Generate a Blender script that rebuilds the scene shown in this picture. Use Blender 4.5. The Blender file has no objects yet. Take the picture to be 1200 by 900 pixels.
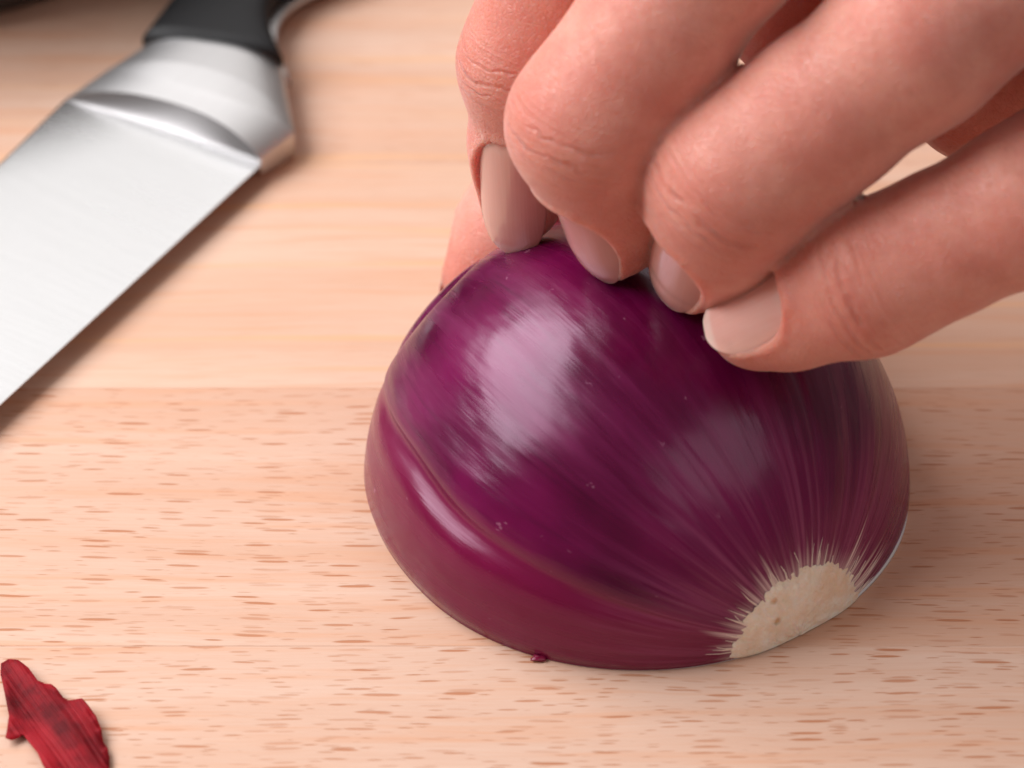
import bpy, math, random
import numpy as np
from mathutils import Vector, Matrix

random.seed(7)
rng = np.random.default_rng(11)
CM = 0.01
sc = bpy.context.scene

# ------------------------------------------------------------------ camera
PITCH = math.radians(40.0)
DIST = 42.0                                  # cm from the look-at point
LOOK = np.array([-1.42, 1.90, 0.0])          # cm; the halved onion's centre is the origin
UP_ = np.array([0, math.sin(PITCH), math.cos(PITCH)])
TOW = np.array([0, -math.cos(PITCH), math.sin(PITCH)])
CAMP = LOOK + DIST * TOW
FPX = 105.0 * (DIST - 1.46)                  # focal length in photo pixels (1200 wide)

cam_d = bpy.data.cameras.new('camera')
cam = bpy.data.objects.new('camera', cam_d)
sc.collection.objects.link(cam)
cam.location = Vector(CAMP * CM)
cam.rotation_euler = (math.radians(90) - PITCH, 0, 0)
cam_d.sensor_width = 36.0
cam_d.lens = 36.0 * FPX / 1200.0
cam_d.clip_start = 0.02
cam_d.clip_end = 50.0
cam_d.dof.use_dof = True
cam_d.dof.focus_distance = 0.392
cam_d.dof.aperture_fstop = 21.0
sc.camera = cam

# ------------------------------------------------------------------ world, lamps, exposure
w = bpy.data.worlds.new('World'); sc.world = w; w.use_nodes = True
bg = w.node_tree.nodes['Background']
bg.inputs['Color'].default_value = (1.0, 0.84, 0.78, 1)
bg.inputs['Strength'].default_value = 0.21

def area(name, direction, dist, sx, sy, power, col=(1, 1, 1), aim=(0, 0, 2.0)):
    d = bpy.data.lights.new(name, 'AREA'); d.shape = 'RECTANGLE'
    d.size = sx * CM; d.size_y = sy * CM; d.energy = power; d.color = col
    o = bpy.data.objects.new(name, d); sc.collection.objects.link(o)
    v = Vector(direction).normalized()
    o.location = (Vector(aim) + v * dist) * CM
    o.rotation_euler = v.to_track_quat('Z', 'Y').to_euler()
    return o

area('key_softbox', (-0.70, 0.19, 0.67), 72, 76, 46, 9.3, (1.0, 1.0, 1.02))
area('back_softbox', (-0.12, 0.72, 0.69), 95, 80, 50, 1.7, (1.0, 0.99, 0.98))
area('fill_softbox', (0.50, -0.55, 0.62), 90, 60, 46, 1.05, (1.0, 0.95, 0.93))
sc.view_settings.view_transform = 'Standard'
sc.view_settings.look = 'None'
sc.view_settings.exposure = 0.0
sc.view_settings.gamma = 1.0
sc.render.engine = 'CYCLES'
sc.cycles.max_bounces = 8

# ------------------------------------------------------------------ helpers
def pt(px, py, c):
    """photo pixel + height c (cm) towards the camera above the plane through the origin -> world cm"""
    dep = (DIST - 1.46) - c
    return CAMP - TOW * dep + np.array([1.0, 0, 0]) * (px - 600) * dep / FPX + UP_ * (450 - py) * dep / FPX

def pz(px, py, z):
    """photo pixel -> world cm on the horizontal plane at height z"""
    r = -TOW + np.array([1.0, 0, 0]) * (px - 600) / FPX + UP_ * (450 - py) / FPX
    t = (z - CAMP[2]) / r[2]
    return CAMP + r * t

def cvec(x, y, c):
    v = np.array([1.0, 0, 0]) * x + UP_ * y + TOW * c
    return v / np.linalg.norm(v)

def mk(name, verts, faces, mat, parent=None, smooth=True, uv=None, loc=None):
    me = bpy.data.meshes.new(name)
    v = np.asarray(verts, float)
    if loc is not None:
        v = v - np.asarray(loc)
    me.from_pydata((v * CM).tolist(), [], [list(map(int, f)) for f in faces])
    if uv is not None:
        l = me.uv_layers.new(name='UVMap')
        vi = np.zeros(len(me.loops), dtype=np.int32); me.loops.foreach_get('vertex_index', vi)
        l.data.foreach_set('uv', np.asarray(uv, np.float32)[vi].ravel())
    if smooth:
        me.polygons.foreach_set('use_smooth', [True] * len(me.polygons))
    me.materials.append(mat)
    me.update()
    o = bpy.data.objects.new(name, me); sc.collection.objects.link(o)
    if loc is not None:
        o.location = Vector(loc) * CM
    if parent is not None:
        o.parent = parent
        o.matrix_parent_inverse = Matrix.Identity(4)
        if loc is None:
            pass
        o.location = Vector(o.location) - Vector(parent.location)
    return o

def thing(name, label, cat, loc=(0, 0, 0)):
    o = bpy.data.objects.new(name, None); sc.collection.objects.link(o)
    o.empty_display_size = 0.01
    o.location = Vector(loc) * CM
    o['label'] = label; o['category'] = cat
    return o

def grid_faces(nu, nv, wrap=False):
    f = []
    for i in range(nu - 1):
        for j in range(nv - (0 if wrap else 1)):
            j2 = (j + 1) % nv
            f.append((i * nv + j, i * nv + j2, (i + 1) * nv + j2, (i + 1) * nv + j))
    return f

def smoothstep(a, b, x):
    t = np.clip((x - a) / (b - a), 0, 1)
    return t * t * (3 - 2 * t)

class NT:
    def __init__(s, name):
        s.m = bpy.data.materials.new(name); s.m.use_nodes = True
        s.t = s.m.node_tree; s.n = s.t.nodes; s.l = s.t.links
        s.p = s.n['Principled BSDF']
    def node(s, typ, ins=None, **kw):
        n = s.n.new(typ)
        for k, v in kw.items(): setattr(n, k, v)
        for k, v in (ins or {}).items(): s.set(n, k, v)
        return n
    def set(s, n, k, v):
        sock = n.inputs[k]
        if isinstance(v, bpy.types.NodeSocket): s.l.new(v, sock)
        else: sock.default_value = v
    def math(s, op, a, b=0.0, c=0.0, clamp=False):
        n = s.node('ShaderNodeMath', operation=op, use_clamp=clamp)
        for i, v in enumerate((a, b, c)):
            s.set(n, i, v)
        return n.outputs[0]
    def ramp(s, x, a, b, lo=0.0, hi=1.0):
        n = s.node('ShaderNodeMapRange', interpolation_type='SMOOTHSTEP')
        s.set(n, 0, x); s.set(n, 1, a); s.set(n, 2, b); s.set(n, 3, lo); s.set(n, 4, hi)
        return n.outputs[0]
    def mix(s, f, a, b, blend='MIX'):
        n = s.node('ShaderNodeMix', data_type='RGBA', blend_type=blend)
        s.set(n, 0, f)
        s.set(n, 6, a if isinstance(a, bpy.types.NodeSocket) else (*a, 1))
        s.set(n, 7, b if isinstance(b, bpy.types.NodeSocket) else (*b, 1))
        return n.outputs[2]
    def mapping(s, vec, scale, loc=(0, 0, 0), rot=(0, 0, 0)):
        n = s.node('ShaderNodeMapping')
        s.l.new(vec, n.inputs[0]); n.inputs[1].default_value = loc
        n.inputs[2].default_value = rot; n.inputs[3].default_value = scale
        return n.outputs[0]
    def noise(s, vec, scale, detail=3, rough=0.5, out=0, dist=0.0):
        n = s.node('ShaderNodeTexNoise')
        s.l.new(vec, n.inputs['Vector']); s.set(n, 'Scale', scale); s.set(n, 'Detail', detail)
        s.set(n, 'Roughness', rough); s.set(n, 'Distortion', dist)
        return n.outputs[out]
    def bump(s, h, dist, strength=1.0, normal=None):
        n = s.node('ShaderNodeBump'); s.set(n, 'Height', h); s.set(n, 'Distance', dist); s.set(n, 'Strength', strength)
        if normal is not None: s.l.new(normal, n.inputs['Normal'])
        return n.outputs[0]
    def P(s, **kw):
        for k, v in kw.items():
            k = k.replace('_', ' ')
            s.set(s.p, k, (*v, 1) if isinstance(v, tuple) and len(v) == 3 and 'Radius' not in k else v)

# ------------------------------------------------------------------ materials
def beech(name, quarter=0.0, fleck=1.0, seed=0.0, tint=(1, 1, 1), fine=0.0):
    t = NT(name)
    co = t.node('ShaderNodeNewGeometry').outputs['Position']
    cm = t.mapping(co, (100, 100, 100), loc=(seed * 13.7, seed * 7.1, 0))
    wob = t.noise(t.mapping(cm, (0.16, 0.5, 0.5)), 1.0, 3, out=1)
    wob2 = t.node('ShaderNodeVectorMath', operation='SUBTRACT'); t.l.new(wob, wob2.inputs[0]); wob2.inputs[1].default_value = (0.5, 0.5, 0.5)
    wsc = t.node('ShaderNodeVectorMath', operation='MULTIPLY'); t.l.new(wob2.outputs[0], wsc.inputs[0]); wsc.inputs[1].default_value = (0, 0.45, 0)
    add = t.node('ShaderNodeVectorMath', operation='ADD'); t.l.new(cm, add.inputs[0]); t.l.new(wsc.outputs[0], add.inputs[1])
    v = add.outputs[0]
    broad = t.noise(t.mapping(v, (0.05, 0.85, 0.4)), 1.0, 4, 0.6)
    mid = t.noise(t.mapping(v, (0.22, 5.0, 1)), 1.0, 4, 0.6)
    fib = t.noise(t.mapping(v, (1.2, 36, 10)), 1.0, 3, 0.7)
    base = t.mix(t.ramp(broad, 0.3, 0.7), (0.705 * tint[0], 0.490 * tint[1], 0.378 * tint[2]), (0.64 * tint[0], 0.395 * tint[1], 0.280 * tint[2]))
    base = t.mix(t.ramp(mid, 0.45, 0.75, 0, 0.6), base, (0.68, 0.33, 0.18))
    base = t.mix(t.ramp(fib, 0.35, 0.75, 0, 0.26), base, (0.60, 0.30, 0.18))
    # long soft grain lines on the quarter-sawn stave
    ql = t.noise(t.mapping(v, (0.10, 4.2, 1), loc=(3, 2, 0)), 1.0, 2, 0.5)
    base = t.mix(t.ramp(ql, 0.56, 0.72, 0, 0.65 * quarter), base, (0.76, 0.42, 0.21))
    h = fib
    hs = []
    for i, (lx, ly, r0, r1, st) in enumerate(((0.92, 0.088, 0.07, 0.27, 1.0), (0.58, 0.056, 0.05, 0.26, 0.5 + 0.3 * fine))):
        vo = t.node('ShaderNodeTexVoronoi', voronoi_dimensions='2D', feature='F1')
        vv = t.mapping(v, (1 / lx, 1 / ly, 1), loc=(i * 5.3, i * 3.1, 0), rot=(0, 0, 0.006))
        t.l.new(vv, vo.inputs['Vector']); vo.inputs['Scale'].default_value = 1.0
        sep = t.node('ShaderNodeSeparateColor'); t.l.new(vo.outputs['Color'], sep.inputs[0])
        rad = t.math('MULTIPLY_ADD', sep.outputs[0], r1 - r0, r0)
        m = t.math('SUBTRACT', rad, vo.outputs['Distance'])
        m = t.ramp(m, 0.0, 0.09)
        m = t.math('MULTIPLY', m, t.ramp(sep.outputs[1], 0.0, 1.0, 0.30, 1.0))
        m = t.math('MULTIPLY', m, st * fleck)
        hs.append(m)
    fl = t.math('MAXIMUM', hs[0], hs[1], clamp=True)
    fl = t.math('MULTIPLY', fl, 1.0, clamp=True)
    col = t.mix(t.math('MULTIPLY', fl, 0.95), base, (0.48, 0.19, 0.09))
    hh = t.math('SUBTRACT', t.math('MULTIPLY', fib, 0.35), fl)
    t.P(Base_Color=col, Roughness=t.ramp(fib, 0.2, 0.8, 0.50, 0.62), Specular_IOR_Level=0.35,
        Normal=t.bump(hh, 0.00007, 0.6))
    return t.m

def onion_skin():
    t = NT('onion_skin')
    uv = t.node('ShaderNodeUVMap').outputs[0]        # u = angle round the axis (0..1), v = along the axis in cm
    sep = t.node('ShaderNodeSeparateXYZ'); t.l.new(uv, sep.inputs[0])
    U, V = sep.outputs[0], sep.outputs[1]
    co = t.mapping(t.node('ShaderNodeNewGeometry').outputs['Position'], (100, 100, 100))
    st1 = t.noise(t.mapping(uv, (26, 0.35, 1)), 1.0, 4, 0.6)
    st2 = t.noise(t.mapping(uv, (95, 0.5, 1), loc=(4, 2, 0)), 1.0, 4, 0.65)
    st3 = t.noise(t.mapping(uv, (260, 0.9, 1), loc=(1, 7, 0)), 1.0, 3, 0.6)
    blot = t.noise(co, 0.55, 3, 0.5)
    col = t.mix(t.ramp(blot, 0.35, 0.68), (0.066, 0.0, 0.021), (0.150, 0.0015, 0.055))
    col = t.mix(t.ramp(st1, 0.35, 0.75, 0, 0.55), col, (0.165, 0.004, 0.066))
    col = t.mix(t.ramp(st2, 0.50, 0.8, 0, 0.5), col, (0.034, 0.0008, 0.013))
    # redder strip of outer skin below the groove (u near 1 = near side edge)
    low = t.ramp(U, 0.835, 0.875)
    col = t.mix(t.math('MULTIPLY', low, 0.7), col, (0.170, 0.002, 0.036))
    # streaks fading out of the root
    toroot = t.ramp(V, 1.55, 2.72)
    sk = t.ramp(t.math('MULTIPLY_ADD', st1, 0.5, t.math('MULTIPLY', st2, 0.5)), 0.46, 0.64)
    col = t.mix(t.math('MULTIPLY', t.math('MULTIPLY', toroot, sk), 0.42), col, (0.42, 0.10, 0.22))
    # pale spikes round the root, longer on the right-hand side
    spn = t.noise(t.mapping(uv, (44, 0.12, 1), loc=(9, 0, 0)), 1.0, 3, 0.75)
    spn2 = t.noise(t.mapping(uv, (150, 0.05, 1), loc=(2, 0, 0)), 1.0, 2, 0.6)
    right = t.ramp(U, 0.30, 0.04)
    ln = t.math('ADD', t.math('MULTIPLY', t.ramp(spn, 0.45, 0.8), 0.19), t.math('MULTIPLY', t.ramp(spn2, 0.35, 0.75), 0.05))
    ln = t.math('MULTIPLY', ln, t.math('MULTIPLY_ADD', right, 1.9, 0.85))
    edge = t.math('SUBTRACT', t.math('ADD', V, ln), 2.645)
    sp = t.ramp(edge, -0.03, 0.16)
    col = t.mix(t.math('MULTIPLY', sp, 0.80), col, (0.84, 0.66, 0.62))
    # a second set of lone thin pale streaks at the right
    s5 = t.noise(t.mapping(uv, (62, 0.02, 1), loc=(31, 0, 0)), 1.0, 1, 0.5)
    s5m = t.math('MULTIPLY', t.ramp(s5, 0.60, 0.68), t.ramp(V, 1.7, 2.15))
    s5m = t.math('MULTIPLY', s5m, t.ramp(U, 0.20, 0.10))
    col = t.mix(t.math('MULTIPLY', s5m, 0.6), col, (0.55, 0.25, 0.33))
    # tiny scuffs
    sc_ = t.noise(t.mapping(co, (1, 1, 1)), 4.5, 2, 0.4)
    sc2 = t.noise(t.mapping(uv, (60, 4, 1)), 1.0, 3, 0.7)
    scf = t.math('MULTIPLY', t.ramp(sc_, 0.70, 0.73), t.ramp(sc2, 0.55, 0.62))
    col = t.mix(t.math('MULTIPLY', scf, 0.35), col, (0.45, 0.2, 0.3))
    hgt = t.math('ADD', t.math('MULTIPLY', st2, 0.55), t.math('MULTIPLY', st3, 0.30))
    hgt = t.math('ADD', hgt, t.math('MULTIPLY', st1, 1.4))
    n1 = t.bump(hgt, 0.00007, 0.6)
    und = t.noise(t.mapping(uv, (9, 0.45, 1), loc=(5, 3, 0)), 1.0, 3, 0.55)
    n1 = t.bump(und, 0.0012, 0.5, n1)
    t.P(Base_Color=col, Roughness=t.ramp(st1, 0.35, 0.65, 0.20, 0.34), Specular_IOR_Level=0.42, Normal=n1,
        Coat_Weight=0.16, Coat_Roughness=t.ramp(st1, 0.3, 0.7, 0.14, 0.28), Coat_IOR=1.45,
        Subsurface_Weight=0.12, Subsurface_Scale=0.001, Specular_Tint=(0.97, 0.68, 0.88))
    t.p.inputs['Subsurface Radius'].default_value = (1, 0.2, 0.3)
    n2 = t.bump(st3, 0.00006, 0.5, n1)
    t.l.new(n2, t.p.inputs['Coat Normal'])
    return t.m

def simple(name, col, rough=0.5, metal=0.0, spec=0.5, noise_amt=0.0, nscale=300, aniso=0):
    t = NT(name)
    if noise_amt:
        co = t.node('ShaderNodeTexCoord').outputs['Object']
        n = t.noise(co, nscale, 4, 0.6)
        dark = tuple(c * (1 - noise_amt) for c in col)
        t.P(Base_Color=t.mix(n, dark, col), Normal=t.bump(n, 0.0001, 0.5))
    else:
        t.P(Base_Color=col)
    t.P(Roughness=rough, Metallic=metal, Specular_IOR_Level=spec)
    return t.m

def root_mat():
    t = NT('root_plate')
    co = t.mapping(t.node('ShaderNodeNewGeometry').outputs['Position'], (100, 100, 100))
    n = t.noise(co, 9, 4, 0.7); f = t.noise(co, 2.2, 3, 0.6)
    col = t.mix(t.ramp(n, 0.3, 0.7), (0.92, 0.76, 0.60), (0.95, 0.85, 0.75))
    col = t.mix(t.ramp(f, 0.4, 0.7, 0, 0.4), col, (0.74, 0.43, 0.22))
    vo = t.node('ShaderNodeTexVoronoi'); t.l.new(co, vo.inputs['Vector']); vo.inputs['Scale'].default_value = 4.2
    sp = t.node('ShaderNodeSeparateColor'); t.l.new(vo.outputs['Color'], sp.inputs[0])
    dots = t.math('MULTIPLY', t.ramp(vo.outputs['Distance'], 0.24, 0.02), t.ramp(sp.outputs[0], 0.45, 0.55))
    col = t.mix(t.math('MULTIPLY', dots, 0.75), col, (0.72, 0.36, 0.10))
    t.P(Base_Color=col, Roughness=0.75, Specular_IOR_Level=0.25, Normal=t.bump(t.math('SUBTRACT', n, dots), 0.0006, 0.8),
        Subsurface_Weight=0.25, Subsurface_Scale=0.0012)
    return t.m

def skin_mat():
    t = NT('skin')
    co = t.mapping(t.node('ShaderNodeNewGeometry').outputs['Position'], (100, 100, 100))
    at = t.node('ShaderNodeAttribute', attribute_name='fcoord').outputs['Vector']   # x: cm from knuckle, y: dorsal (1) to palm (-1), z: redness
    sep = t.node('ShaderNodeSeparateXYZ'); t.l.new(at, sep.inputs[0])
    S, Dn, Rd = sep.outputs
    mott = t.noise(co, 1.1, 4, 0.6); m2 = t.noise(co, 5.0, 4, 0.65)
    col = t.mix(t.ramp(mott, 0.32, 0.70), (0.78, 0.350, 0.270), (0.69, 0.240, 0.180))
    col = t.mix(t.ramp(m2, 0.40, 0.75, 0, 0.35), col, (0.60, 0.195, 0.140))
    col = t.mix(t.math('MULTIPLY', Rd, 0.75), col, (0.64, 0.19, 0.135))
    # knuckle creases: arcs across the back of the joint
    wv = t.noise(co, 1.6, 3, 0.6)
    wv2 = t.math('MULTIPLY', t.math('SUBTRACT', wv, 0.5), 0.35)
    sx = t.math('ADD', S, wv2)
    near = t.math('MULTIPLY', t.ramp(t.math('ABSOLUTE', S), 0.62, 0.15), t.ramp(Dn, -0.05, 0.45))
    seg = t.noise(co, 2.4, 2, 0.5)
    def crease(s0, wd, a):
        d = t.math('ABSOLUTE', t.math('SUBTRACT', sx, s0))
        return t.math('MULTIPLY', t.ramp(d, wd, 0.0), a)
    cr = t.math('MAXIMUM', crease(0.02, 0.045, 1.0), crease(-0.17, 0.03, 0.6))
    cr = t.math('MAXIMUM', cr, crease(0.17, 0.028, 0.6))
    cr = t.math('MAXIMUM', cr, crease(0.32, 0.025, 0.5))
    cr = t.math('MULTIPLY', t.math('MULTIPLY', cr, near), t.ramp(seg, 0.40, 0.60))
    col = t.mix(t.math('MULTIPLY', cr, 0.25), col, (0.42, 0.09, 0.06))
    vo = t.node('ShaderNodeTexVoronoi', feature='DISTANCE_TO_EDGE'); t.l.new(t.mapping(co, (1, 1, 1)), vo.inputs['Vector']); vo.inputs['Scale'].default_value = 19
    pores = t.noise(co, 32, 3, 0.6)
    fine = t.math('ADD', t.ramp(vo.outputs['Distance'], 0.0, 0.12), t.math('MULTIPLY', pores, 0.8))
    lines = t.noise(t.mapping(co, (4, 4, 4)), 2.0, 4, 0.7)
    n = t.bump(fine, 0.00009, 0.7)
    n = t.bump(lines, 0.00035, 0.30, n)
    n = t.bump(t.math('MULTIPLY', cr, -1.0), 0.00032, 0.9, n)
    wr = t.noise(t.mapping(at, (15, 1.4, 0)), 1.0, 3, 0.6, dist=0.6)
    wrm = t.math('MULTIPLY', t.ramp(wr, 0.40, 0.62), near)
    n = t.bump(wrm, 0.00010, 0.7, n)
    col = t.mix(t.math('MULTIPLY', t.math('MULTIPLY', t.math('SUBTRACT', 1.0, t.ramp(wr, 0.40, 0.62)), near), 0.16), col, (0.50, 0.12, 0.07))
    t.P(Base_Color=col, Roughness=t.ramp(m2, 0.3, 0.7, 0.36, 0.50), Specular_IOR_Level=0.5, Normal=n,
        Subsurface_Weight=0.8, Subsurface_Scale=0.0036)
    t.p.inputs['Subsurface Radius'].default_value = (1.0, 0.28, 0.16)
    t.P(Sheen_Weight=0.22, Sheen_Roughness=0.35)
    return t.m

def nail_mat():
    t = NT('fingernail')
    uv = t.node('ShaderNodeUVMap').outputs[0]
    sep = t.node('ShaderNodeSeparateXYZ'); t.l.new(uv, sep.inputs[0])
    ridg = t.noise(t.mapping(uv, (40, 1.0, 1)), 1.0, 3, 0.5)
    col = t.mix(t.ramp(ridg, 0.3, 0.7, 0, 0.3), (0.78, 0.375, 0.315), (0.82, 0.44, 0.38))
    tip = t.ramp(sep.outputs[1], 0.87, 0.93)
    col = t.mix(t.math('MULTIPLY', tip, 0.45), col, (0.86, 0.68, 0.60))
    lun = t.ramp(sep.outputs[1], 0.16, 0.02)
    col = t.mix(t.math('MULTIPLY', lun, 0.3), col, (0.78, 0.5, 0.43))
    t.P(Base_Color=col, Roughness=0.14, Specular_IOR_Level=0.7, Coat_Weight=0.6, Coat_Roughness=0.12,
        Normal=t.bump(ridg, 0.00008, 0.4), Subsurface_Weight=0.35, Subsurface_Scale=0.0015)
    t.p.inputs['Subsurface Radius'].default_value = (1.0, 0.35, 0.25)
    return t.m

def steel(name='brushed_steel', rough=0.30, ang=0.0, col=(0.80, 0.80, 0.80), amt=1.0):
    t = NT(name)
    co = t.mapping(t.node('ShaderNodeNewGeometry').outputs['Position'], (100, 100, 100), rot=(0, 0, ang))
    br = t.noise(t.mapping(co, (0.8, 70, 10)), 1.0, 4, 0.6)
    cl = t.noise(t.mapping(co, (0.5, 4, 1)), 1.0, 3, 0.6)
    c = t.mix(t.ramp(br, 0.2, 0.8, 0, 1), tuple(v * 0.93 for v in col), col)
    t.P(Base_Color=c, Metallic=1.0, Roughness=t.ramp(cl, 0.3, 0.7, rough - 0.005, rough + 0.005), Normal=t.bump(br, 0.00003, 0.3 * amt))
    return t.m

def peel_mat():
    t = NT('dried_onion_peel')
    co = t.mapping(t.node('ShaderNodeTexCoord').outputs['Object'], (100, 100, 100), rot=(0, 0, 1.02))
    v1 = t.noise(t.mapping(co, (0.5, 5.0, 1)), 1.0, 4, 0.6)
    v2 = t.noise(t.mapping(co, (0.30, 22, 1), loc=(3, 1, 0)), 1.0, 3, 0.6)
    b = t.noise(co, 1.5, 4, 0.6)
    col = t.mix(t.ramp(b, 0.35, 0.65), (0.09, 0.002, 0.005), (0.30, 0.008, 0.016))
    col = t.mix(t.ramp(v1, 0.45, 0.75, 0, 0.6), col, (0.38, 0.016, 0.024))
    col = t.mix(t.ramp(v2, 0.58, 0.74, 0, 0.35), col, (0.08, 0.003, 0.006))
    t.P(Base_Color=col, Roughness=0.6, Specular_IOR_Level=0.12, Normal=t.bump(t.math('ADD', v1, v2), 0.0004, 0.7),
        Transmission_Weight=0.0, Subsurface_Weight=0.3, Subsurface_Scale=0.001)
    return t.m

# ------------------------------------------------------------------ cutting board: glued beech staves
board = thing('cutting_board', 'pale beech cutting board of wide glued planks with short brown flecks, under everything', 'cutting board', (0, 0, 0))
y_of = lambda py: float(pz(600, py, 0)[1])
yA, yB = y_of(455), y_of(757)
wd = yA - yB
joints = [yB - 2 * wd, yB - wd, yB, yA, yA + 1.02 * wd, yA + 1.95 * wd, yA + 2.9 * wd, yA + 3.9 * wd]
spec = [(0.1, 0.9, 1.0, (1, 1, 1), 0), (0.0, 1.0, 2.0, (1.02, 1.04, 1.06), 1.0), (0.1, 1.05, 3.0, (0.99, 0.97, 0.96), 0.2), (1.0, 0.12, 4.0, (1.02, 1.02, 1.0), 0),
        (0.7, 0.4, 5.0, (1, 1, 1), 0), (0.5, 0.5, 6.0, (1, 0.98, 0.97), 0), (0.2, 0.8, 7.0, (1, 1, 1), 0)]
def plank(y0, y1, mat):
    x0, x1, zt, zb, b = -17.0, 17.5, 0.0, -1.9, 0.004
    y0 += 0.0004; y1 -= 0.0004
    prof = [(y0, zb), (y0, zt - b), (y0 + b, zt), (y1 - b, zt), (y1, zt - b), (y1, zb)]
    v = [(x, y, z) for x in (x0, x1) for (y, z) in prof]
    n = len(prof)
    f = [(i, (i + 1) % n, n + (i + 1) % n, n + i) for i in range(n)] + [tuple(range(n))[::-1], tuple(range(n, 2 * n))]
    return mk('plank', v, f, mat, board, smooth=False)
for i in range(len(joints) - 1):
    q, fk, sd, tn, fi = spec[i]
    plank(joints[i], joints[i + 1], beech('beech_%d' % i, q, fk, sd, tn, fi))

# ------------------------------------------------------------------ the halved red onion
AX = math.radians(124.6)
ea = -np.array([math.cos(AX), math.sin(AX), 0])   # towards the root end
eb = np.array([-ea[1], ea[0], 0])                 # to the side: phi=0 is the right-hand edge of the cut
ez = np.array([0, 0, 1.0])
RO = 3.00; TR = 2.69; TM = 2.78; TB = 3.30
def prof(t):
    t = np.asarray(t, float)
    r = np.where(t > 0, RO * np.sqrt(np.clip(1 - np.abs(t / TM) ** 2.0, 0, 1)),
                 RO * np.sqrt(np.clip(1 - np.abs(t / TB) ** 2.15, 0, 1)))
    return np.where(t < -3.05, np.maximum(r, 0.42 + 0.1 * np.clip(-t - 3.05, 0, 1)), r)
GPH = 0.862 * math.pi     # angle of the groove, measured from the right-hand cut edge
def onion_radius(t, ph):
    r = prof(t)
    fade = smoothstep(-2.7, -1.6, t) * (1 - 0.6 * smoothstep(2.0, 2.7, t))
    g = ph - GPH - 0.018 * np.sin(t * 1.3) - 0.006 * np.sin(t * 3.1 + 1)
    dr = -0.095 * np.exp(-(g / np.where(g > 0, 0.060, 0.034)) ** 2) + 0.022 * smoothstep(0.0, 0.12, g) + 0.03 * np.exp(-((g + 0.12) / 0.08) ** 2)
    dr = dr * (1 - 0.55 * smoothstep(-0.4, 1.6, t))
    dr = dr - 0.030 * np.exp(-((ph - 0.60 * math.pi - 0.03 * np.sin(t)) / 0.035) ** 2) * smoothstep(0.6, 2.2, t)
    dr = dr - 0.018 * np.exp(-((ph - 0.40 * math.pi) / 0.03) ** 2) * smoothstep(0.0, 2.2, t)
    # very gentle unevenness: bulb sides are never a true circle
    dr = dr + 0.020 * np.sin(3 * ph + 0.7) * np.cos(t * 0.9) + 0.010 * np.sin(9 * ph + t)
    dr = dr + 0.012 * np.sin(17 * ph + 1.0) * smoothstep(1.2, 2.5, np.abs(t))
    pinch = -0.07 * np.exp(-((t + 2.45 + 0.15 * np.sin(ph * 5)) / 0.10) ** 2) * smoothstep(0.35, 0.55, ph / math.pi)
    under = -0.05 * np.exp(-((math.pi - ph) / 0.04) ** 2)
    return np.maximum(r + dr * fade * np.clip(r / 2, 0.15, 1) + pinch * np.clip(r / 2, 0, 1) + under, 0.05)

onion = thing('red_onion_half', 'glossy purple half red onion lying cut side down, pale root end facing front right', 'onion', (0, 0, 0))
sk_m = onion_skin(); rt_m = root_mat()
nu, nv = 260, 360
th = np.linspace(0, 1, nu)
ts = np.where(th < 0.5, -3.45 + 3.45 * np.sin(th * math.pi), TR * np.sin((th - 0.5) * math.pi))
ph = np.linspace(0, math.pi, nv)
TT, PH = np.meshgrid(ts, ph, indexing='ij')
RR = onion_radius(TT, PH)
Z0 = 0.015
# eb points to one side; phi=0 -> right-hand cut edge, phi=pi -> left/front-left cut edge
side = eb if eb[0] > 0 else -eb
V = (TT[..., None] * ea + (RR * np.cos(PH))[..., None] * side + (RR * np.sin(PH))[..., None] * ez)
V[..., 2] += Z0
uv = np.stack([PH / math.pi, TT], -1).reshape(-1, 2)
mk('outer_skin', V.reshape(-1, 3), grid_faces(nu, nv), sk_m, onion, uv=uv)
# cut face: flesh rings, a little proud of the skin so a white line shows at the board
flesh = NT('onion_flesh')
fco = flesh.mapping(flesh.node('ShaderNodeTexCoord').outputs['Object'], (100, 100, 100))
fr = flesh.node('ShaderNodeTexWave', wave_type='RINGS', rings_direction='SPHERICAL'); flesh.l.new(fco, fr.inputs['Vector']); fr.inputs['Scale'].default_value = 1.1
fsep = flesh.node('ShaderNodeSeparateXYZ'); flesh.l.new(flesh.node('ShaderNodeNewGeometry').outputs['Normal'], fsep.inputs[0]); fnz = fsep.outputs[2]
flesh.P(Base_Color=flesh.mix(flesh.math('MULTIPLY', flesh.ramp(fr.outputs[0], 0.86, 0.98), flesh.ramp(fnz, -0.5, -0.9)), (0.80, 0.74, 0.76), (0.40, 0.10, 0.22)), Roughness=0.3,
        Subsurface_Weight=0.3, Subsurface_Scale=0.002)
rim = []
for s_, phv in ((1, 0.0), (-1, math.pi)):
    t_ = ts if s_ == 1 else ts[::-1]
    rr = onion_radius(t_, np.full_like(t_, phv))
    extra = (0.050 * smoothstep(1.7, 2.4, t_)) if s_ == 1 else (0.012 * smoothstep(2.3, 2.62, t_))
    for a_, b_, e_ in zip(t_, rr, extra):
        rim.append(a_ * ea + s_ * (b_ - 0.012 + e_) * side)
rim = np.array(rim)
bot = rim.copy(); bot[:, 2] = 0.002
top = rim.copy(); top[:, 2] = 0.045
n = len(rim)
inn = rim * 0.95; inn[:, 2] = 0.050
vv = list(bot) + list(top) + [np.array([0, 0, 0.002])] + list(inn)
ff = [(i, (i + 1) % n, n + (i + 1) % n, n + i) for i in range(n)] + [((i + 1) % n, i, 2 * n) for i in range(n)] + [(n + i, n + (i + 1) % n, 2 * n + 1 + (i + 1) % n, 2 * n + 1 + i) for i in range(n)]
mk('cut_face', vv, ff, flesh.m, onion)
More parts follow.
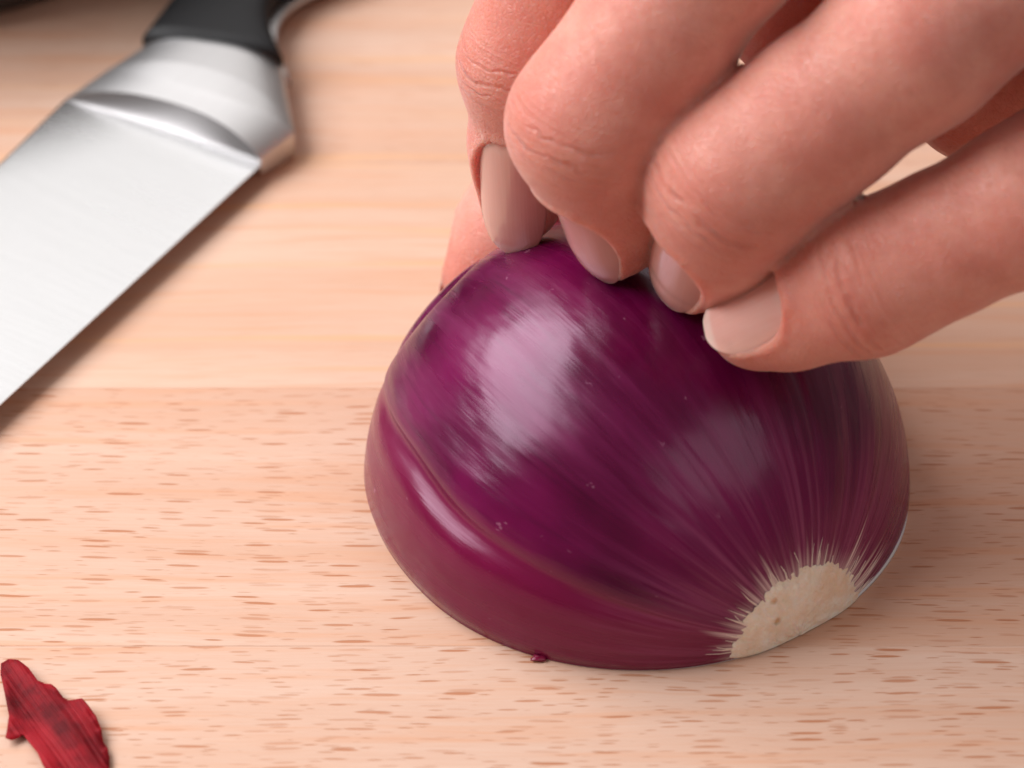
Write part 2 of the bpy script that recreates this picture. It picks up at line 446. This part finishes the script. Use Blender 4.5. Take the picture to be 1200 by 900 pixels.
# root plate: a trimmed, slightly domed half disc with a ragged rim
nr, na = 26, 110
rp = []
for i in range(nr):
    q = i / (nr - 1)
    for j in range(na):
        a = math.pi * j / (na - 1)
        rag = 0.015 + 0.016 * math.sin(13 * a + 1) + 0.012 * math.sin(31 * a) + 0.014 * math.sin(57 * a + 2) + rng.uniform(-0.008, 0.008)
        base_r = float(onion_radius(np.array([TR - 0.02]), np.array([a]))[0])
        rr = (base_r + 0.0 + rag) * q
        x_ = TR + 0.085 * (1 - q ** 3) - 0.02 * q ** 8 + 0.012 * math.sin(rr * 23 + 3 * a) * math.sin(a * 9)
        rp.append(x_ * ea + rr * math.cos(a) * side + (rr * math.sin(a) + 0.012) * ez)
mk('root_plate', rp, grid_faces(nr, na), rt_m, onion)
# root fibres: short pale hairs lying from the rim onto the skin
fib_m = simple('root_fibre', (0.84, 0.68, 0.60), 0.6, noise_amt=0.12, nscale=900)
fv, ffc = [], []
for k in range(36):
    a = rng.uniform(0.02, math.pi - 0.02)
    ln = rng.uniform(0.04, 0.11) * (1.9 if a < 0.8 and rng.random() < 0.35 else 1)
    wd_ = rng.uniform(0.006, 0.016)
    pts_ = []
    for q in (0, 0.5, 1.0):
        t_ = TR + 0.0 - ln * q
        a2 = a + 0.03 * q * rng.uniform(-1, 1)
        r_ = float(onion_radius(np.array([t_]), np.array([a2]))[0]) + 0.016 + 0.012 * math.sin(q * math.pi)
        pts_.append((t_ * ea, r_, a2))
    b0 = len(fv)
    for q, (c_, r_, a2) in zip((0, 0.5, 1.0), pts_):
        hw = wd_ * (1 - q) + 0.001
        for da, dr_ in ((-hw / r_, -0.01), (0, 0.006), (hw / r_, -0.01)):
            fv.append(c_ + (r_ + dr_) * math.cos(a2 + da) * side + ((r_ + dr_) * math.sin(a2 + da) + Z0) * ez)
    for q in range(2):
        for s_ in range(2):
            i0 = b0 + q * 3 + s_
            ffc.append((i0, i0 + 1, i0 + 4, i0 + 3))
rf = mk('root_fibres', fv, ffc, fib_m, onion)
rf['kind'] = 'stuff'

onion.location = (0.0008, 0, 0)
OSH = np.array([0.08, 0, 0])

# ------------------------------------------------------------------ hand (signed distances, one continuous surface)
def J(px, py, c): return pt(px, py, c)
F = {}
# name: joints (tip centre, mid-distal, DIP, PIP, MCP) and radii in cm, dorsal normal of the nail
F['index'] = dict(j=[J(611, 236, 0.80), J(610, 168, 1.25), J(618, 74, 1.95), J(690, -135, 2.7), J(1000, -420, 3.5)],
                  r=[0.44, 0.53, 0.665, 0.74, 0.85], nrm=cvec(-0.20, 0.3, 1.0), nl=(-1.08, 0.52), nw=0.44, nh=0.05)
F['middle'] = dict(j=[J(719, 266, 2.12), J(710, 205, 2.75), J(692, 145, 3.30), J(850, -78, 4.0), J(1150, -350, 4.0)],
                  r=[0.55, 0.67, 0.79, 0.84, 0.95], nrm=cvec(-0.58, 0.1, 0.82), nl=(-0.90, 0.54), nw=0.52)
F['ring'] = dict(j=[J(818, 305, 2.55), J(842, 264, 3.15), J(857, 216, 3.60), J(1070, 50, 4.3), J(1370, -190, 4.0)],
                  r=[0.55, 0.70, 0.81, 0.86, 0.92], nrm=cvec(-0.46, 0.0, 0.88), nl=(-0.85, 0.54), nw=0.51)
F['little'] = dict(j=[J(884, 380, 2.92), J(945, 356, 3.2), J(1012, 330, 3.45), J(1200, 240, 3.9), J(1490, 40, 3.6)],
                  r=[0.47, 0.58, 0.70, 0.76, 0.84], nrm=cvec(-0.20, 0.40, 0.95), nl=(-0.62, 0.43), nw=0.47)
F['thumb'] = dict(j=[J(568, 322, -1.75), J(600, 262, -1.65), J(665, 175, -1.5), J(860, -55, -0.9), J(1230, -330, 0.6)],
                  r=[0.50, 0.60, 0.72, 0.85, 1.15], nrm=cvec(-0.75, 0.3, -0.65), nl=(-0.62, 0.55), nw=0.47)
WR = J(1800, -720, 1.6); WR2 = J(2000, -900, 1.6)
PALM = [  # a, b, ra, rb
    (F['index']['j'][4], WR, 1.05, 1.5), (F['middle']['j'][4], WR, 1.1, 1.6), (F['ring']['j'][4], WR, 1.1, 1.6),
    (F['little']['j'][4], WR, 1.0, 1.4), (F['thumb']['j'][4], WR, 1.35, 1.6), (WR, WR2, 1.9, 2.0),
    (F['index']['j'][3], F['index']['j'][4], 0.74, 0.95), (F['middle']['j'][3], F['middle']['j'][4], 0.86, 1.0),
    (F['ring']['j'][3], F['ring']['j'][4], 0.84, 1.0), (F['little']['j'][3], F['little']['j'][4], 0.76, 0.95),
    (F['thumb']['j'][3], F['thumb']['j'][4], 0.85, 1.3),
    (J(1150, 100, 1.4), J(1560, -150, 2.4), 0.85, 1.4), (J(925, 15, 1.6), J(1200, -220, 2.6), 0.72, 1.2),          # heel of the hand seen between ring and little finger
]
def cap(P, a, b, ra, rb):
    ab = b - a
    t = np.clip(((P - a) @ ab) / (ab @ ab), 0, 1)
    d = P - a - t[:, None] * ab
    return np.sqrt((d * d).sum(1)) - (ra + (rb - ra) * t)
def smin(a, b, k):
    h = np.clip(k - np.abs(a - b), 0, None) / k
    return np.minimum(a, b) - h * h * k * 0.25
def frame(f):
    e1 = f['j'][0] - f['j'][1]; e1 = e1 / np.linalg.norm(e1)
    e3 = f['nrm'] - (f['nrm'] @ e1) * e1; e3 /= np.linalg.norm(e3)
    return e1, np.cross(e3, e1), e3
for f in F.values():
    f['e1'], f['e2'], f['e3'] = frame(f)
def nail_halfwidth(f, l):
    """half width (cm) of the nail at l in 0..1 from root to free edge"""
    W = f['nw']
    a = np.clip(1 - np.abs((l - 0.5) / 0.52) ** 3.4, 0, 1) ** 0.45
    b = np.clip(1 - np.abs((l - 0.45) / 0.56) ** 2.3, 0, 1) ** 0.5
    return W * np.where(l < 0.5, a, np.minimum(b, 1)) * (0.93 + 0.07 * np.clip(l * 2, 0, 1))
def nail_surface(f, l, wv):
    """l 0..1 along, wv lateral arc in cm -> point"""
    l0, l1 = f['nl']
    x = l0 + (l1 - l0) * l
    Rn = f['nw'] * 1.08
    ang = wv / Rn
    rt = f['r'][0] + (f['r'][1] - f['r'][0]) * np.clip(-x / np.linalg.norm(f['j'][0] - f['j'][1]), -0.2, 1.3)
    hgt = rt * 0.965 - 0.55 * np.clip(x, 0, 1) ** 2 - 0.02 + f.get('nh', 0)
    ax = f['j'][0]
    return (ax + x[..., None] * f['e1'] + (hgt - Rn + Rn * np.cos(ang))[..., None] * f['e3'] + (Rn * np.sin(ang))[..., None] * f['e2'])
def finger_sdf(P, f, thumb=False):
    j, r = f['j'], f['r']
    d = cap(P, j[0], j[1], r[0], r[1])
    d = smin(d, cap(P, j[1], j[2], r[1], r[2]), 0.22)
    # pad of the fingertip, on the palm side
    pad = j[0] * 0.45 + j[1] * 0.55 - f['e3'] * 0.14
    d = smin(d, np.sqrt(((P - pad) ** 2).sum(1)) - (r[0] + r[1]) * 0.5 * 0.98, 0.25)
    d = smin(d, cap(P, j[2], j[3], r[2], r[3]) , 0.35)
    # knuckle swelling
    ab = j[3] - j[2]
    mid = j[2] + ab * 0.5
    d = smin(d, cap(P, j[2], mid, r[2] * 0.99, (r[2] + r[3]) * 0.5 * 0.99), 0.2)
    d = smin(d, cap(P, j[3], j[4], r[3], r[4]), 0.3)
    # nail bed carved into the back of the tip
    q = P - j[0]
    x = q @ f['e1']; y = q @ f['e2']; z = q @ f['e3']
    l0, l1 = f['nl']; l = (x - l0) / (l1 - l0)
    rt = r[0] + (r[1] - r[0]) * np.clip(-x / np.linalg.norm(j[0] - j[1]), -0.2, 1.3)
    Rn = f['nw'] * 1.08
    hgt = rt * 0.965 - 0.55 * np.clip(x, 0, 1) ** 2 - 0.02 + f.get('nh', 0)
    zc = z - (hgt - Rn)
    rad = np.sqrt(y * y + zc * zc)
    arc = np.arctan2(np.abs(y), zc) * Rn
    # signed distance to the nail outline (negative inside)
    hw = nail_halfwidth(f, np.clip(l, 0.0, 1.0))
    out = np.maximum(arc - hw + 0.012, (-0.01 - l) * (l1 - l0))
    solid = np.maximum(out, (Rn - 0.035) - rad)      # region to remove
    solid = np.where(z > -0.3, solid, 1.0)
    cut = -solid
    k = 0.03
    h = np.clip(k - np.abs(d - cut), 0, None) / k
    d2 = np.maximum(d, cut) + h * h * k * 0.25
    # soft raised fold round the nail
    return d2 - 0.022 * np.exp(-((out - 0.05) / 0.06) ** 2) * smoothstep(0.0, 0.3, z)
def hand_sdf(P):
    out = np.full(len(P), 9.0)
    for nme, f in F.items():
        jj = np.array(f['j']); lo = jj.min(0) - 1.7; hi = jj.max(0) + 1.7
        m = np.all((P > lo) & (P < hi), 1)
        if m.any():
            out[m] = smin(out[m], finger_sdf(P[m], f), 0.11)
    pal = np.full(len(P), 9.0)
    for a, b, ra, rb in PALM:
        lo = np.minimum(a, b) - 2.8; hi = np.maximum(a, b) + 2.8
        m = np.all((P > lo) & (P < hi), 1)
        if m.any(): pal[m] = smin(pal[m], cap(P[m], a, b, ra, rb), 0.55)
    out = smin(out, pal, 0.05)
    # pads flatten where they press on the onion, and never enter it
    q = P - OSH; t_ = q @ ea; s_ = q @ side; z_ = q[:, 2]
    on = np.sqrt((t_ / 1.0) ** 2 + s_ ** 2 + z_ ** 2) - (RO + 0.03)
    return np.maximum(out, -on)

def surface_nets(f, lo, hi, h, blk=5):
    n = np.ceil((hi - lo) / (h * blk)).astype(int)
    H = h * blk
    gx, gy, gz = [lo[i] + H * (np.arange(n[i]) + 0.5) for i in range(3)]
    C = np.stack(np.meshgrid(gx, gy, gz, indexing='ij'), -1).reshape(-1, 3)
    d = f(C).reshape(n)
    act = np.abs(d) < H * 1.25 + 0.05
    N = n * blk + 1
    m = np.zeros(N, bool)
    idx = np.argwhere(act)
    for dx in range(blk + 1):
        for dy in range(blk + 1):
            for dz in range(blk + 1):
                m[idx[:, 0] * blk + dx, idx[:, 1] * blk + dy, idx[:, 2] * blk + dz] = True
    G = np.full(N, 1.0, np.float32)
    sgn = np.repeat(np.repeat(np.repeat(np.where(d < 0, -1.0, 1.0), blk, 0), blk, 1), blk, 2)
    G[:-1, :-1, :-1] = sgn
    ii = np.argwhere(m)
    for s in range(0, len(ii), 400000):
        c = ii[s:s + 400000]
        G[c[:, 0], c[:, 1], c[:, 2]] = f(lo + c * h)
    S = G < 0
    cs = S[:-1, :-1, :-1].astype(np.int8)
    for a in range(2):
        for b in range(2):
            for c in range(2):
                if a or b or c:
                    cs = cs + S[a:N[0] - 1 + a, b:N[1] - 1 + b, c:N[2] - 1 + c]
    cell = (cs > 0) & (cs < 8)
    cid = np.full(cell.shape, -1, np.int64)
    ci = np.argwhere(cell); cid[cell] = np.arange(len(ci))
    acc = np.zeros((len(ci), 3)); cnt = np.zeros(len(ci))
    cor = [(a, b, c) for a in range(2) for b in range(2) for c in range(2)]
    for a in cor:
        for ax in range(3):
            if a[ax] == 0:
                b = list(a); b[ax] = 1
                va = G[ci[:, 0] + a[0], ci[:, 1] + a[1], ci[:, 2] + a[2]]
                vb = G[ci[:, 0] + b[0], ci[:, 1] + b[1], ci[:, 2] + b[2]]
                cr = (va < 0) != (vb < 0)
                t = np.where(cr, va / np.where(cr, va - vb, 1), 0)
                p = np.array(a, float)[None] + t[:, None] * (np.array(b) - np.array(a))[None]
                acc += np.where(cr[:, None], p, 0); cnt += cr
    V = lo + (ci + acc / cnt[:, None]) * h
    Q = []
    for ax in range(3):
        o1, o2 = [(1, 2), (2, 0), (0, 1)][ax]
        sl0 = [slice(None)] * 3; sl1 = [slice(None)] * 3
        sl0[ax] = slice(0, -1); sl1[ax] = slice(1, None)
        A, B = S[tuple(sl0)], S[tuple(sl1)]
        e = np.argwhere(A != B)
        ok = (e[:, o1] > 0) & (e[:, o2] > 0) & (e[:, o1] < N[o1] - 1) & (e[:, o2] < N[o2] - 1)
        e = e[ok]
        def cidx(d1, d2):
            k = e.copy(); k[:, o1] -= d1; k[:, o2] -= d2
            return cid[k[:, 0], k[:, 1], k[:, 2]]
        q = np.stack([cidx(1, 1), cidx(0, 1), cidx(0, 0), cidx(1, 0)], 1)
        flip = ~A[e[:, 0], e[:, 1], e[:, 2]]
        q[flip] = q[flip][:, ::-1]
        Q.append(q)
    Q = np.concatenate(Q)
    Q = Q[(Q >= 0).all(1)]
    return V, Q
def project(f, V, it=2, lim=0.05):
    e = 0.004
    K = np.array([(1, -1, -1), (-1, -1, 1), (-1, 1, -1), (1, 1, 1)], float)
    for _ in range(it):
        g = np.zeros_like(V); d0 = 0
        for k in K:
            d = f(V + k * e); g += k * d[:, None]; d0 = d0 + d / 4
        g /= 4 * e
        g2 = (g * g).sum(1)
        step = d0 / np.maximum(g2, 0.25)
        V = V - np.clip(step, -lim, lim)[:, None] * g
    return V
def subdivide(V, Q):
    E = np.sort(np.stack([Q, np.roll(Q, -1, 1)], -1).reshape(-1, 2), 1)
    key = E[:, 0] * len(V) + E[:, 1]
    u, inv = np.unique(key, return_inverse=True)
    ev = (V[u // len(V)] + V[u % len(V)]) / 2
    fv_ = V[Q].mean(1)
    ne, nV = len(u), len(V)
    em = inv.reshape(-1, 4) + nV
    fc = np.arange(len(Q)) + nV + ne
    out = []
    for k in range(4):
        out.append(np.stack([Q[:, k], em[:, k], fc, em[:, (k + 3) % 4]], 1))
    return np.concatenate([V, ev, fv_]), np.concatenate(out)

allj = np.concatenate([np.array(f['j']) for f in F.values()] + [np.array([WR2])])
lo = allj.min(0) - 1.4; hi = allj.max(0) + 2.6
hi = np.minimum(hi, [17, 17, 17])
HV, HQ = surface_nets(hand_sdf, lo, hi, 0.07)
HV = project(hand_sdf, HV, 1)
# refine only what the photo shows (the fingers); the wrist keeps the coarse mesh density
HV, HQ = subdivide(HV, HQ)
HV = project(hand_sdf, HV, 2)

# per-vertex coordinates for creases and redness
fc = np.zeros((len(HV), 3), np.float32); best = np.full(len(HV), 9.0)
for f in F.values():
    j, r = f['j'], f['r']
    e_d = (j[1] - j[2]) / np.linalg.norm(j[1] - j[2]); e_p = (j[3] - j[2]) / np.linalg.norm(j[3] - j[2])
    for k in range(4):
        d = cap(HV, j[k], j[k + 1], r[k], r[k + 1])
        m = d < best
        best[m] = d[m]
        q = HV[m] - j[2]
        bis = e_d - e_p; bis /= np.linalg.norm(bis)
        dors = -(e_d + e_p); dors /= np.linalg.norm(dors)
        s = q @ bis; dn = (q @ dors) / r[2]
        s2 = (HV[m] - j[0]) @ f['e1']
        red = 0.75 * smoothstep(-0.9, 0.3, s2) + 0.35 * np.exp(-(s / 0.8) ** 2)
        fc[m] = np.stack([s, dn, np.clip(red, 0, 1)], 1)
hand = thing('person', "person's left hand with bent fingers and plain nails gripping the purple onion half from above", 'person', (3, 2, 3))
skm = skin_mat(); nlm = nail_mat()
me = bpy.data.meshes.new('hand')
loc0 = np.array([3.0, 2, 3])
me.vertices.add(len(HV)); me.vertices.foreach_set('co', ((HV - loc0) * CM).astype(np.float32).ravel())
me.loops.add(len(HQ) * 4); me.loops.foreach_set('vertex_index', HQ.astype(np.int32).ravel())
me.polygons.add(len(HQ)); me.polygons.foreach_set('loop_start', np.arange(0, len(HQ) * 4, 4, dtype=np.int32))
me.polygons.foreach_set('use_smooth', np.ones(len(HQ), bool))
me.update(calc_edges=True)
at = me.attributes.new('fcoord', 'FLOAT_VECTOR', 'POINT'); at.data.foreach_set('vector', fc.ravel())
me.materials.append(skm)
ho = bpy.data.objects.new('hand', me); sc.collection.objects.link(ho); ho.parent = hand

for nme, f in F.items():
    nu, nv = 40, 29
    L = np.linspace(0.0, 1.0, nu); Wn = np.linspace(-1, 1, nv)
    L = 0.5 - 0.5 * np.cos(L * math.pi); L = 0.001 + L * 0.998
    LL, WW = np.meshgrid(L, Wn, indexing='ij')
    HWd = nail_halfwidth(f, LL)
    S_ = nail_surface(f, LL, WW * HWd)
    # thickness: an inner sheet, joined at the rim
    B_ = S_ - 0.030 * f['e3']
    v = np.concatenate([S_.reshape(-1, 3), B_.reshape(-1, 3)])
    q = grid_faces(nu, nv); n0 = nu * nv
    q = [t_[::-1] for t_ in q] + [tuple(i + n0 for i in t_) for t_ in q]
    ring = [i * nv for i in range(nu)] + [(nu - 1) * nv + j_ for j_ in range(1, nv)] + [i * nv + nv - 1 for i in range(nu - 2, -1, -1)] + [j_ for j_ in range(nv - 2, 0, -1)]
    for a_, b_ in zip(ring, ring[1:] + ring[:1]):
        q.append((b_, a_, a_ + n0, b_ + n0))
    uvn = np.concatenate([np.stack([(WW * HWd).ravel(), LL.ravel()], 1)] * 2)
    o = mk('nail', v, q, nlm, hand, uv=uvn)

# ------------------------------------------------------------------ knife
knife = thing('kitchen_knife', 'broad steel kitchen knife with black handle lying on the board at left', 'knife', tuple(pz(300, 160, 0)))
ZB = 0.33       # height of the blade's upper face
Pa = pz(305, 186, ZB)            # heel corner on the edge side
Pb = pz(76, 116, ZB)             # spine at the bolster
Pe = pz(0, 466, ZB); Ps = pz(0, 190, ZB)
dirE = (Pe - Pa) / np.linalg.norm(Pe - Pa); dirS = (Ps - Pb) / np.linalg.norm(Ps - Pb)
ang = math.atan2(dirE[1], dirE[0])
st_blade = steel('blade_steel', 0.27, -ang + math.pi / 2, (0.66, 0.66, 0.665))
st_bol = steel('bolster_steel', 0.42, -ang, (0.66, 0.65, 0.65), 0.4)
blk = simple('black_handle', (0.012, 0.012, 0.013), 0.5, 0, 0.3, 0.15, 500)
# blade: quad section running off the frame then coming to a point
LBL = 13.0
secs = []
nU = 60
for i in range(nU):
    q = i / (nU - 1)
    pe = Pa + dirE * LBL * q; ps = Pb + dirS * (LBL * 0.98) * q
    k = max(0.0, (q - 0.62) / 0.38) ** 2.0          # edge sweeps up to the spine at the tip
    pe = pe * (1 - k) + ps * k
    secs.append((pe, ps))
bv = []
prw = [0, 0.012, 0.05, 0.12, 0.35, 0.65, 0.9, 0.985, 1.0]
for pe, ps in secs:
    for s_ in (1, -1):
        for q in (prw if s_ == 1 else prw[::-1]):
            p = pe * (1 - q) + ps * q
            thick = 0.006 + 0.095 * min(1, q / 0.9) ** 0.8
            if q < 0.05: thick = 0.006 + 0.3 * q
            if q == 1.0: thick -= 0.02
            bv.append(p + np.array([0, 0, -0.1 + thick * s_ - 0.02 * 0]))
m_ = 2 * len(prw)
bf = grid_faces(nU, m_, wrap=True)
bf.append(tuple(range(m_))[::-1]); bf.append(tuple(range((nU - 1) * m_, nU * m_)))
bl = mk('blade', bv, bf, st_blade, knife)
mod = bl.modifiers.new('edges', 'EDGE_SPLIT'); mod.split_angle = math.radians(25)

# bolster: height field over its outline with a scooped crescent towards the blade
Ca = pz(345, 158, ZB); Cb = pz(331, 62, ZB + 0.28); Cc = pz(166, 39, ZB + 0.28)
def lerp(a, b, t): return a * (1 - t) + b * t
nU, nV = 150, 70
topv = []; botv = []
for i in range(nU):
    for j in range(nV):
        v = j / (nV - 1)
        g = (1 - abs(2 * v - 1) ** 3.0) ** 0.8
        arc = 0.17 * max(0.0, math.sin(math.pi * v)) ** 0.8 + 1e-3
        # rows follow the curved lip; blade end -> handle end
        u = arc * i / 60 if i <= 60 else arc + (1 - arc) * (i - 60) / (nU - 61)
        if u < 0.42: e = lerp(Pa, Ca, smoothstep(0, 1, u / 0.42) * 0.5 + u / 0.42 * 0.5)
        else: e = lerp(Ca, Cb, (u - 0.42) / 0.58)
        s = lerp(Pb, Cc, u)
        p = lerp(e, s, v); p = p.copy()
        # the scoop: a concave ramp that climbs from the blade to a curved lip
        edge = min(v, 1 - v) * 2
        rnd = math.sqrt(max(0.0, 1 - (1 - min(1, edge / 0.42)) ** 2))
        if u < arc: hh = 0.27 * g * (u / arc) ** 1.6
        else:
            kk = min(1.0, (u - arc) / 0.5)
            hh = 0.27 * g + 0.05 * kk
        p[2] = ZB - 0.012 + hh
        topv.append(p)
        b = p.copy(); b[2] = ZB - 0.22 - 0.40 * min(1, u / 0.4) * (0.4 + 0.6 * rnd)
        b[2] = max(b[2], 0.02)
        botv.append(b)
n0 = nU * nV
q = grid_faces(nU, nV)
q = [t_[::-1] for t_ in q] + [tuple(i + n0 for i in t_) for t_ in q]
ring = [i * nV for i in range(nU)] + [(nU - 1) * nV + j_ for j_ in range(1, nV)] + [i * nV + nV - 1 for i in range(nU - 2, -1, -1)] + [j_ for j_ in range(nV - 2, 0, -1)]
for a_, b_ in zip(ring, ring[1:] + ring[:1]): q.append((b_, a_, a_ + n0, b_ + n0))
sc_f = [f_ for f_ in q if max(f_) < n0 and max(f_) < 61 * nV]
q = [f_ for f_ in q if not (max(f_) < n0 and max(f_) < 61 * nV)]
bo = mk('bolster', topv + botv, q, st_bol, knife)
mod = bo.modifiers.new('edges', 'EDGE_SPLIT'); mod.split_angle = math.radians(38)
mk('bolster_scoop', topv[:61 * nV], sc_f, steel('dark_reflection_steel', 0.42, -ang, (0.30, 0.29, 0.29), 0.4), knife)  # bolster steel darkened: the scoop's dark reflection is put into its colour

# handle: two black scales either side of a steel tang
hdir = (lerp(Cb, Cc, 0.5) - lerp(Pa, Pb, 0.5)); hdir[2] = 0; hdir /= np.linalg.norm(hdir)
hs_ = np.array([hdir[1], -hdir[0], 0])
H0e = Cb.copy(); H0s = Cc.copy()
def handle_loft(name, mat, z0, z1, grow, rnd):
    nL, nS = 60, 40
    vs = []
    for i in range(nL):
        q_ = i / (nL - 1); dist = 10.5 * q_
        bel = -0.66 * math.sin(math.pi * min(1.0, dist / 2.6)) + 0.25 * float(smoothstep(2.4, 4.0, np.array(dist))) + 0.4 * float(smoothstep(8, 10.5, np.array(dist)))
        e = H0e + hdir * dist + hs_ * (bel + grow); s = H0s + hdir * dist - hs_ * (grow)
        for k in range(nS):
            a = 2 * math.pi * k / nS
            cx = math.copysign(abs(math.cos(a)) ** rnd, math.cos(a)); cz = math.copysign(abs(math.sin(a)) ** rnd, math.sin(a))
            p = lerp(s, e, 0.5 + 0.5 * cx); p = p.copy()
            p[2] = (z0 + z1) / 2 + (z1 - z0) / 2 * cz
            vs.append(p)
    fs = grid_faces(nL, nS, wrap=True) + [tuple(range(nS))[::-1], tuple(range((nL - 1) * nS, nL * nS))]
    return mk(name, vs, fs, mat, knife)
handle_loft('handle_scale', blk, 0.24, ZB + 0.36, 0.0, 0.55)
handle_loft('handle_scale', blk, 0.02, 0.13, 0.0, 0.55)
handle_loft('tang', st_bol, 0.12, 0.25, 0.10, 0.30)

# ------------------------------------------------------------------ dried peel
out_px = [(1, 773), (10, 771), (22, 775), (34, 784), (44, 797), (52, 800), (60, 800), (66, 805), (74, 817), (80, 821), (97, 822), (104, 830),
          (113, 842), (119, 855), (121, 868), (126, 874), (128, 884), (128, 905), (122, 925), (100, 940), (78, 930), (60, 912), (50, 897), (44, 882), (34, 868), (27, 858),
          (22, 861), (13, 865), (6, 864), (8, 850), (10, 836), (7, 820), (3, 800), (0, 786)]
poly = np.array([pz(x, y, 0.1) for x, y in out_px])[:, :2]
ctr = poly.mean(0)
def inpoly(p, poly):
    c = False; n = len(poly)
    for i in range(n):
        a, b = poly[i], poly[i - 1]
        if (a[1] > p[1]) != (b[1] > p[1]) and p[0] < (b[0] - a[0]) * (p[1] - a[1]) / (b[1] - a[1]) + a[0]: c = not c
    return c
import bmesh
bm = bmesh.new()
dense = []
for a, b in zip(poly, np.roll(poly, -1, 0)):
    for q_ in (0, 0.33, 0.66): dense.append(lerp(a, b, q_))
vs = [bm.verts.new((p[0], p[1], 0)) for p in dense]
es = [bm.edges.new((vs[i], vs[(i + 1) % len(vs)])) for i in range(len(vs))]
bmesh.ops.triangle_fill(bm, edges=es, use_beauty=True)
for _ in range(3):
    long_e = [e for e in bm.edges if e.calc_length() > 0.09]
    bmesh.ops.subdivide_edges(bm, edges=long_e, cuts=1)
    bmesh.ops.triangulate(bm, faces=bm.faces[:])
    bmesh.ops.beautify_fill(bm, faces=bm.faces[:], edges=bm.edges[:])
major = np.array([pz(120, 900, 0)[0] - pz(10, 775, 0)[0], pz(120, 900, 0)[1] - pz(10, 775, 0)[1]]); major /= np.linalg.norm(major)
minor = np.array([-major[1], major[0]])
for v in bm.verts:
    p = np.array([v.co.x, v.co.y]) - ctr
    a, b = p @ major, p @ minor
    z = 0.06 + 0.22 * b * b + 0.03 * math.sin(7.5 * b + 1.2 * a) + 0.025 * math.sin(5 * a + 3 * b) + 0.02 * math.sin(17 * b + 2 * a)
    v.co.z = max(0.02, z); v.co.x -= ctr[0]; v.co.y -= ctr[1]
    v.co *= CM
pm = bpy.data.meshes.new('onion_peel'); bm.to_mesh(pm); bm.free()
pm.polygons.foreach_set('use_smooth', [True] * len(pm.polygons)); pm.materials.append(peel_mat())
pl = bpy.data.objects.new('onion_peel', pm); sc.collection.objects.link(pl)
pl.location = (ctr[0] * CM, ctr[1] * CM, 0)
so = pl.modifiers.new('thickness', 'SOLIDIFY'); so.thickness = 0.00012
pl['label'] = 'torn dark red scrap of dried onion skin on the board, front left corner'; pl['category'] = 'onion skin'

# small wet crumb of onion by the lower cut edge
cv, cf = [], []
c0 = pz(631, 771, 0.03)
for i in range(7):
    for j in range(10):
        a = math.pi * i / 6; b = 2 * math.pi * j / 10
        rr = 0.055 * (1 + 0.3 * math.sin(3 * b + i))
        cv.append(c0 + np.array([1.5 * rr * math.sin(a) * math.cos(b), rr * math.sin(a) * math.sin(b), 0.45 * rr * math.cos(a)]))
cf = grid_faces(7, 10, wrap=True)
cr = mk('onion_crumb', cv, cf, simple('crumb_purple', (0.25, 0.01, 0.05), 0.3, noise_amt=0.2), loc=c0)
cr['label'] = 'tiny dark purple crumb at the lower edge of the onion half'; cr['category'] = 'crumb'

# ------------------------------------------------------------------ dark pan whose rim just enters at the back left
pan_c = pz(-150, 26, 0) + np.array([0, 3.9, 0])
pan = thing('dark_pan', 'dark out of focus round pan at the far back left corner', 'pan', tuple(pan_c))
pm_ = simple('pan_dark', (0.03, 0.026, 0.026), 0.4, 0.3, 0.5, 0.2, 200)
prof_p = [(0, 0.02), (3.9, 0.02), (4.2, 0.12), (4.45, 0.5), (4.75, 2.2), (4.9, 2.35), (4.82, 2.42), (4.66, 2.3), (4.3, 0.6), (4.0, 0.3), (0, 0.28)]
pv = []
for (r_, z_) in prof_p:
    for k in range(96):
        a = 2 * math.pi * k / 96
        pv.append(pan_c + np.array([r_ * math.cos(a), r_ * math.sin(a), z_]))
mk('pan_body', pv, grid_faces(len(prof_p), 96, wrap=True), pm_, pan)
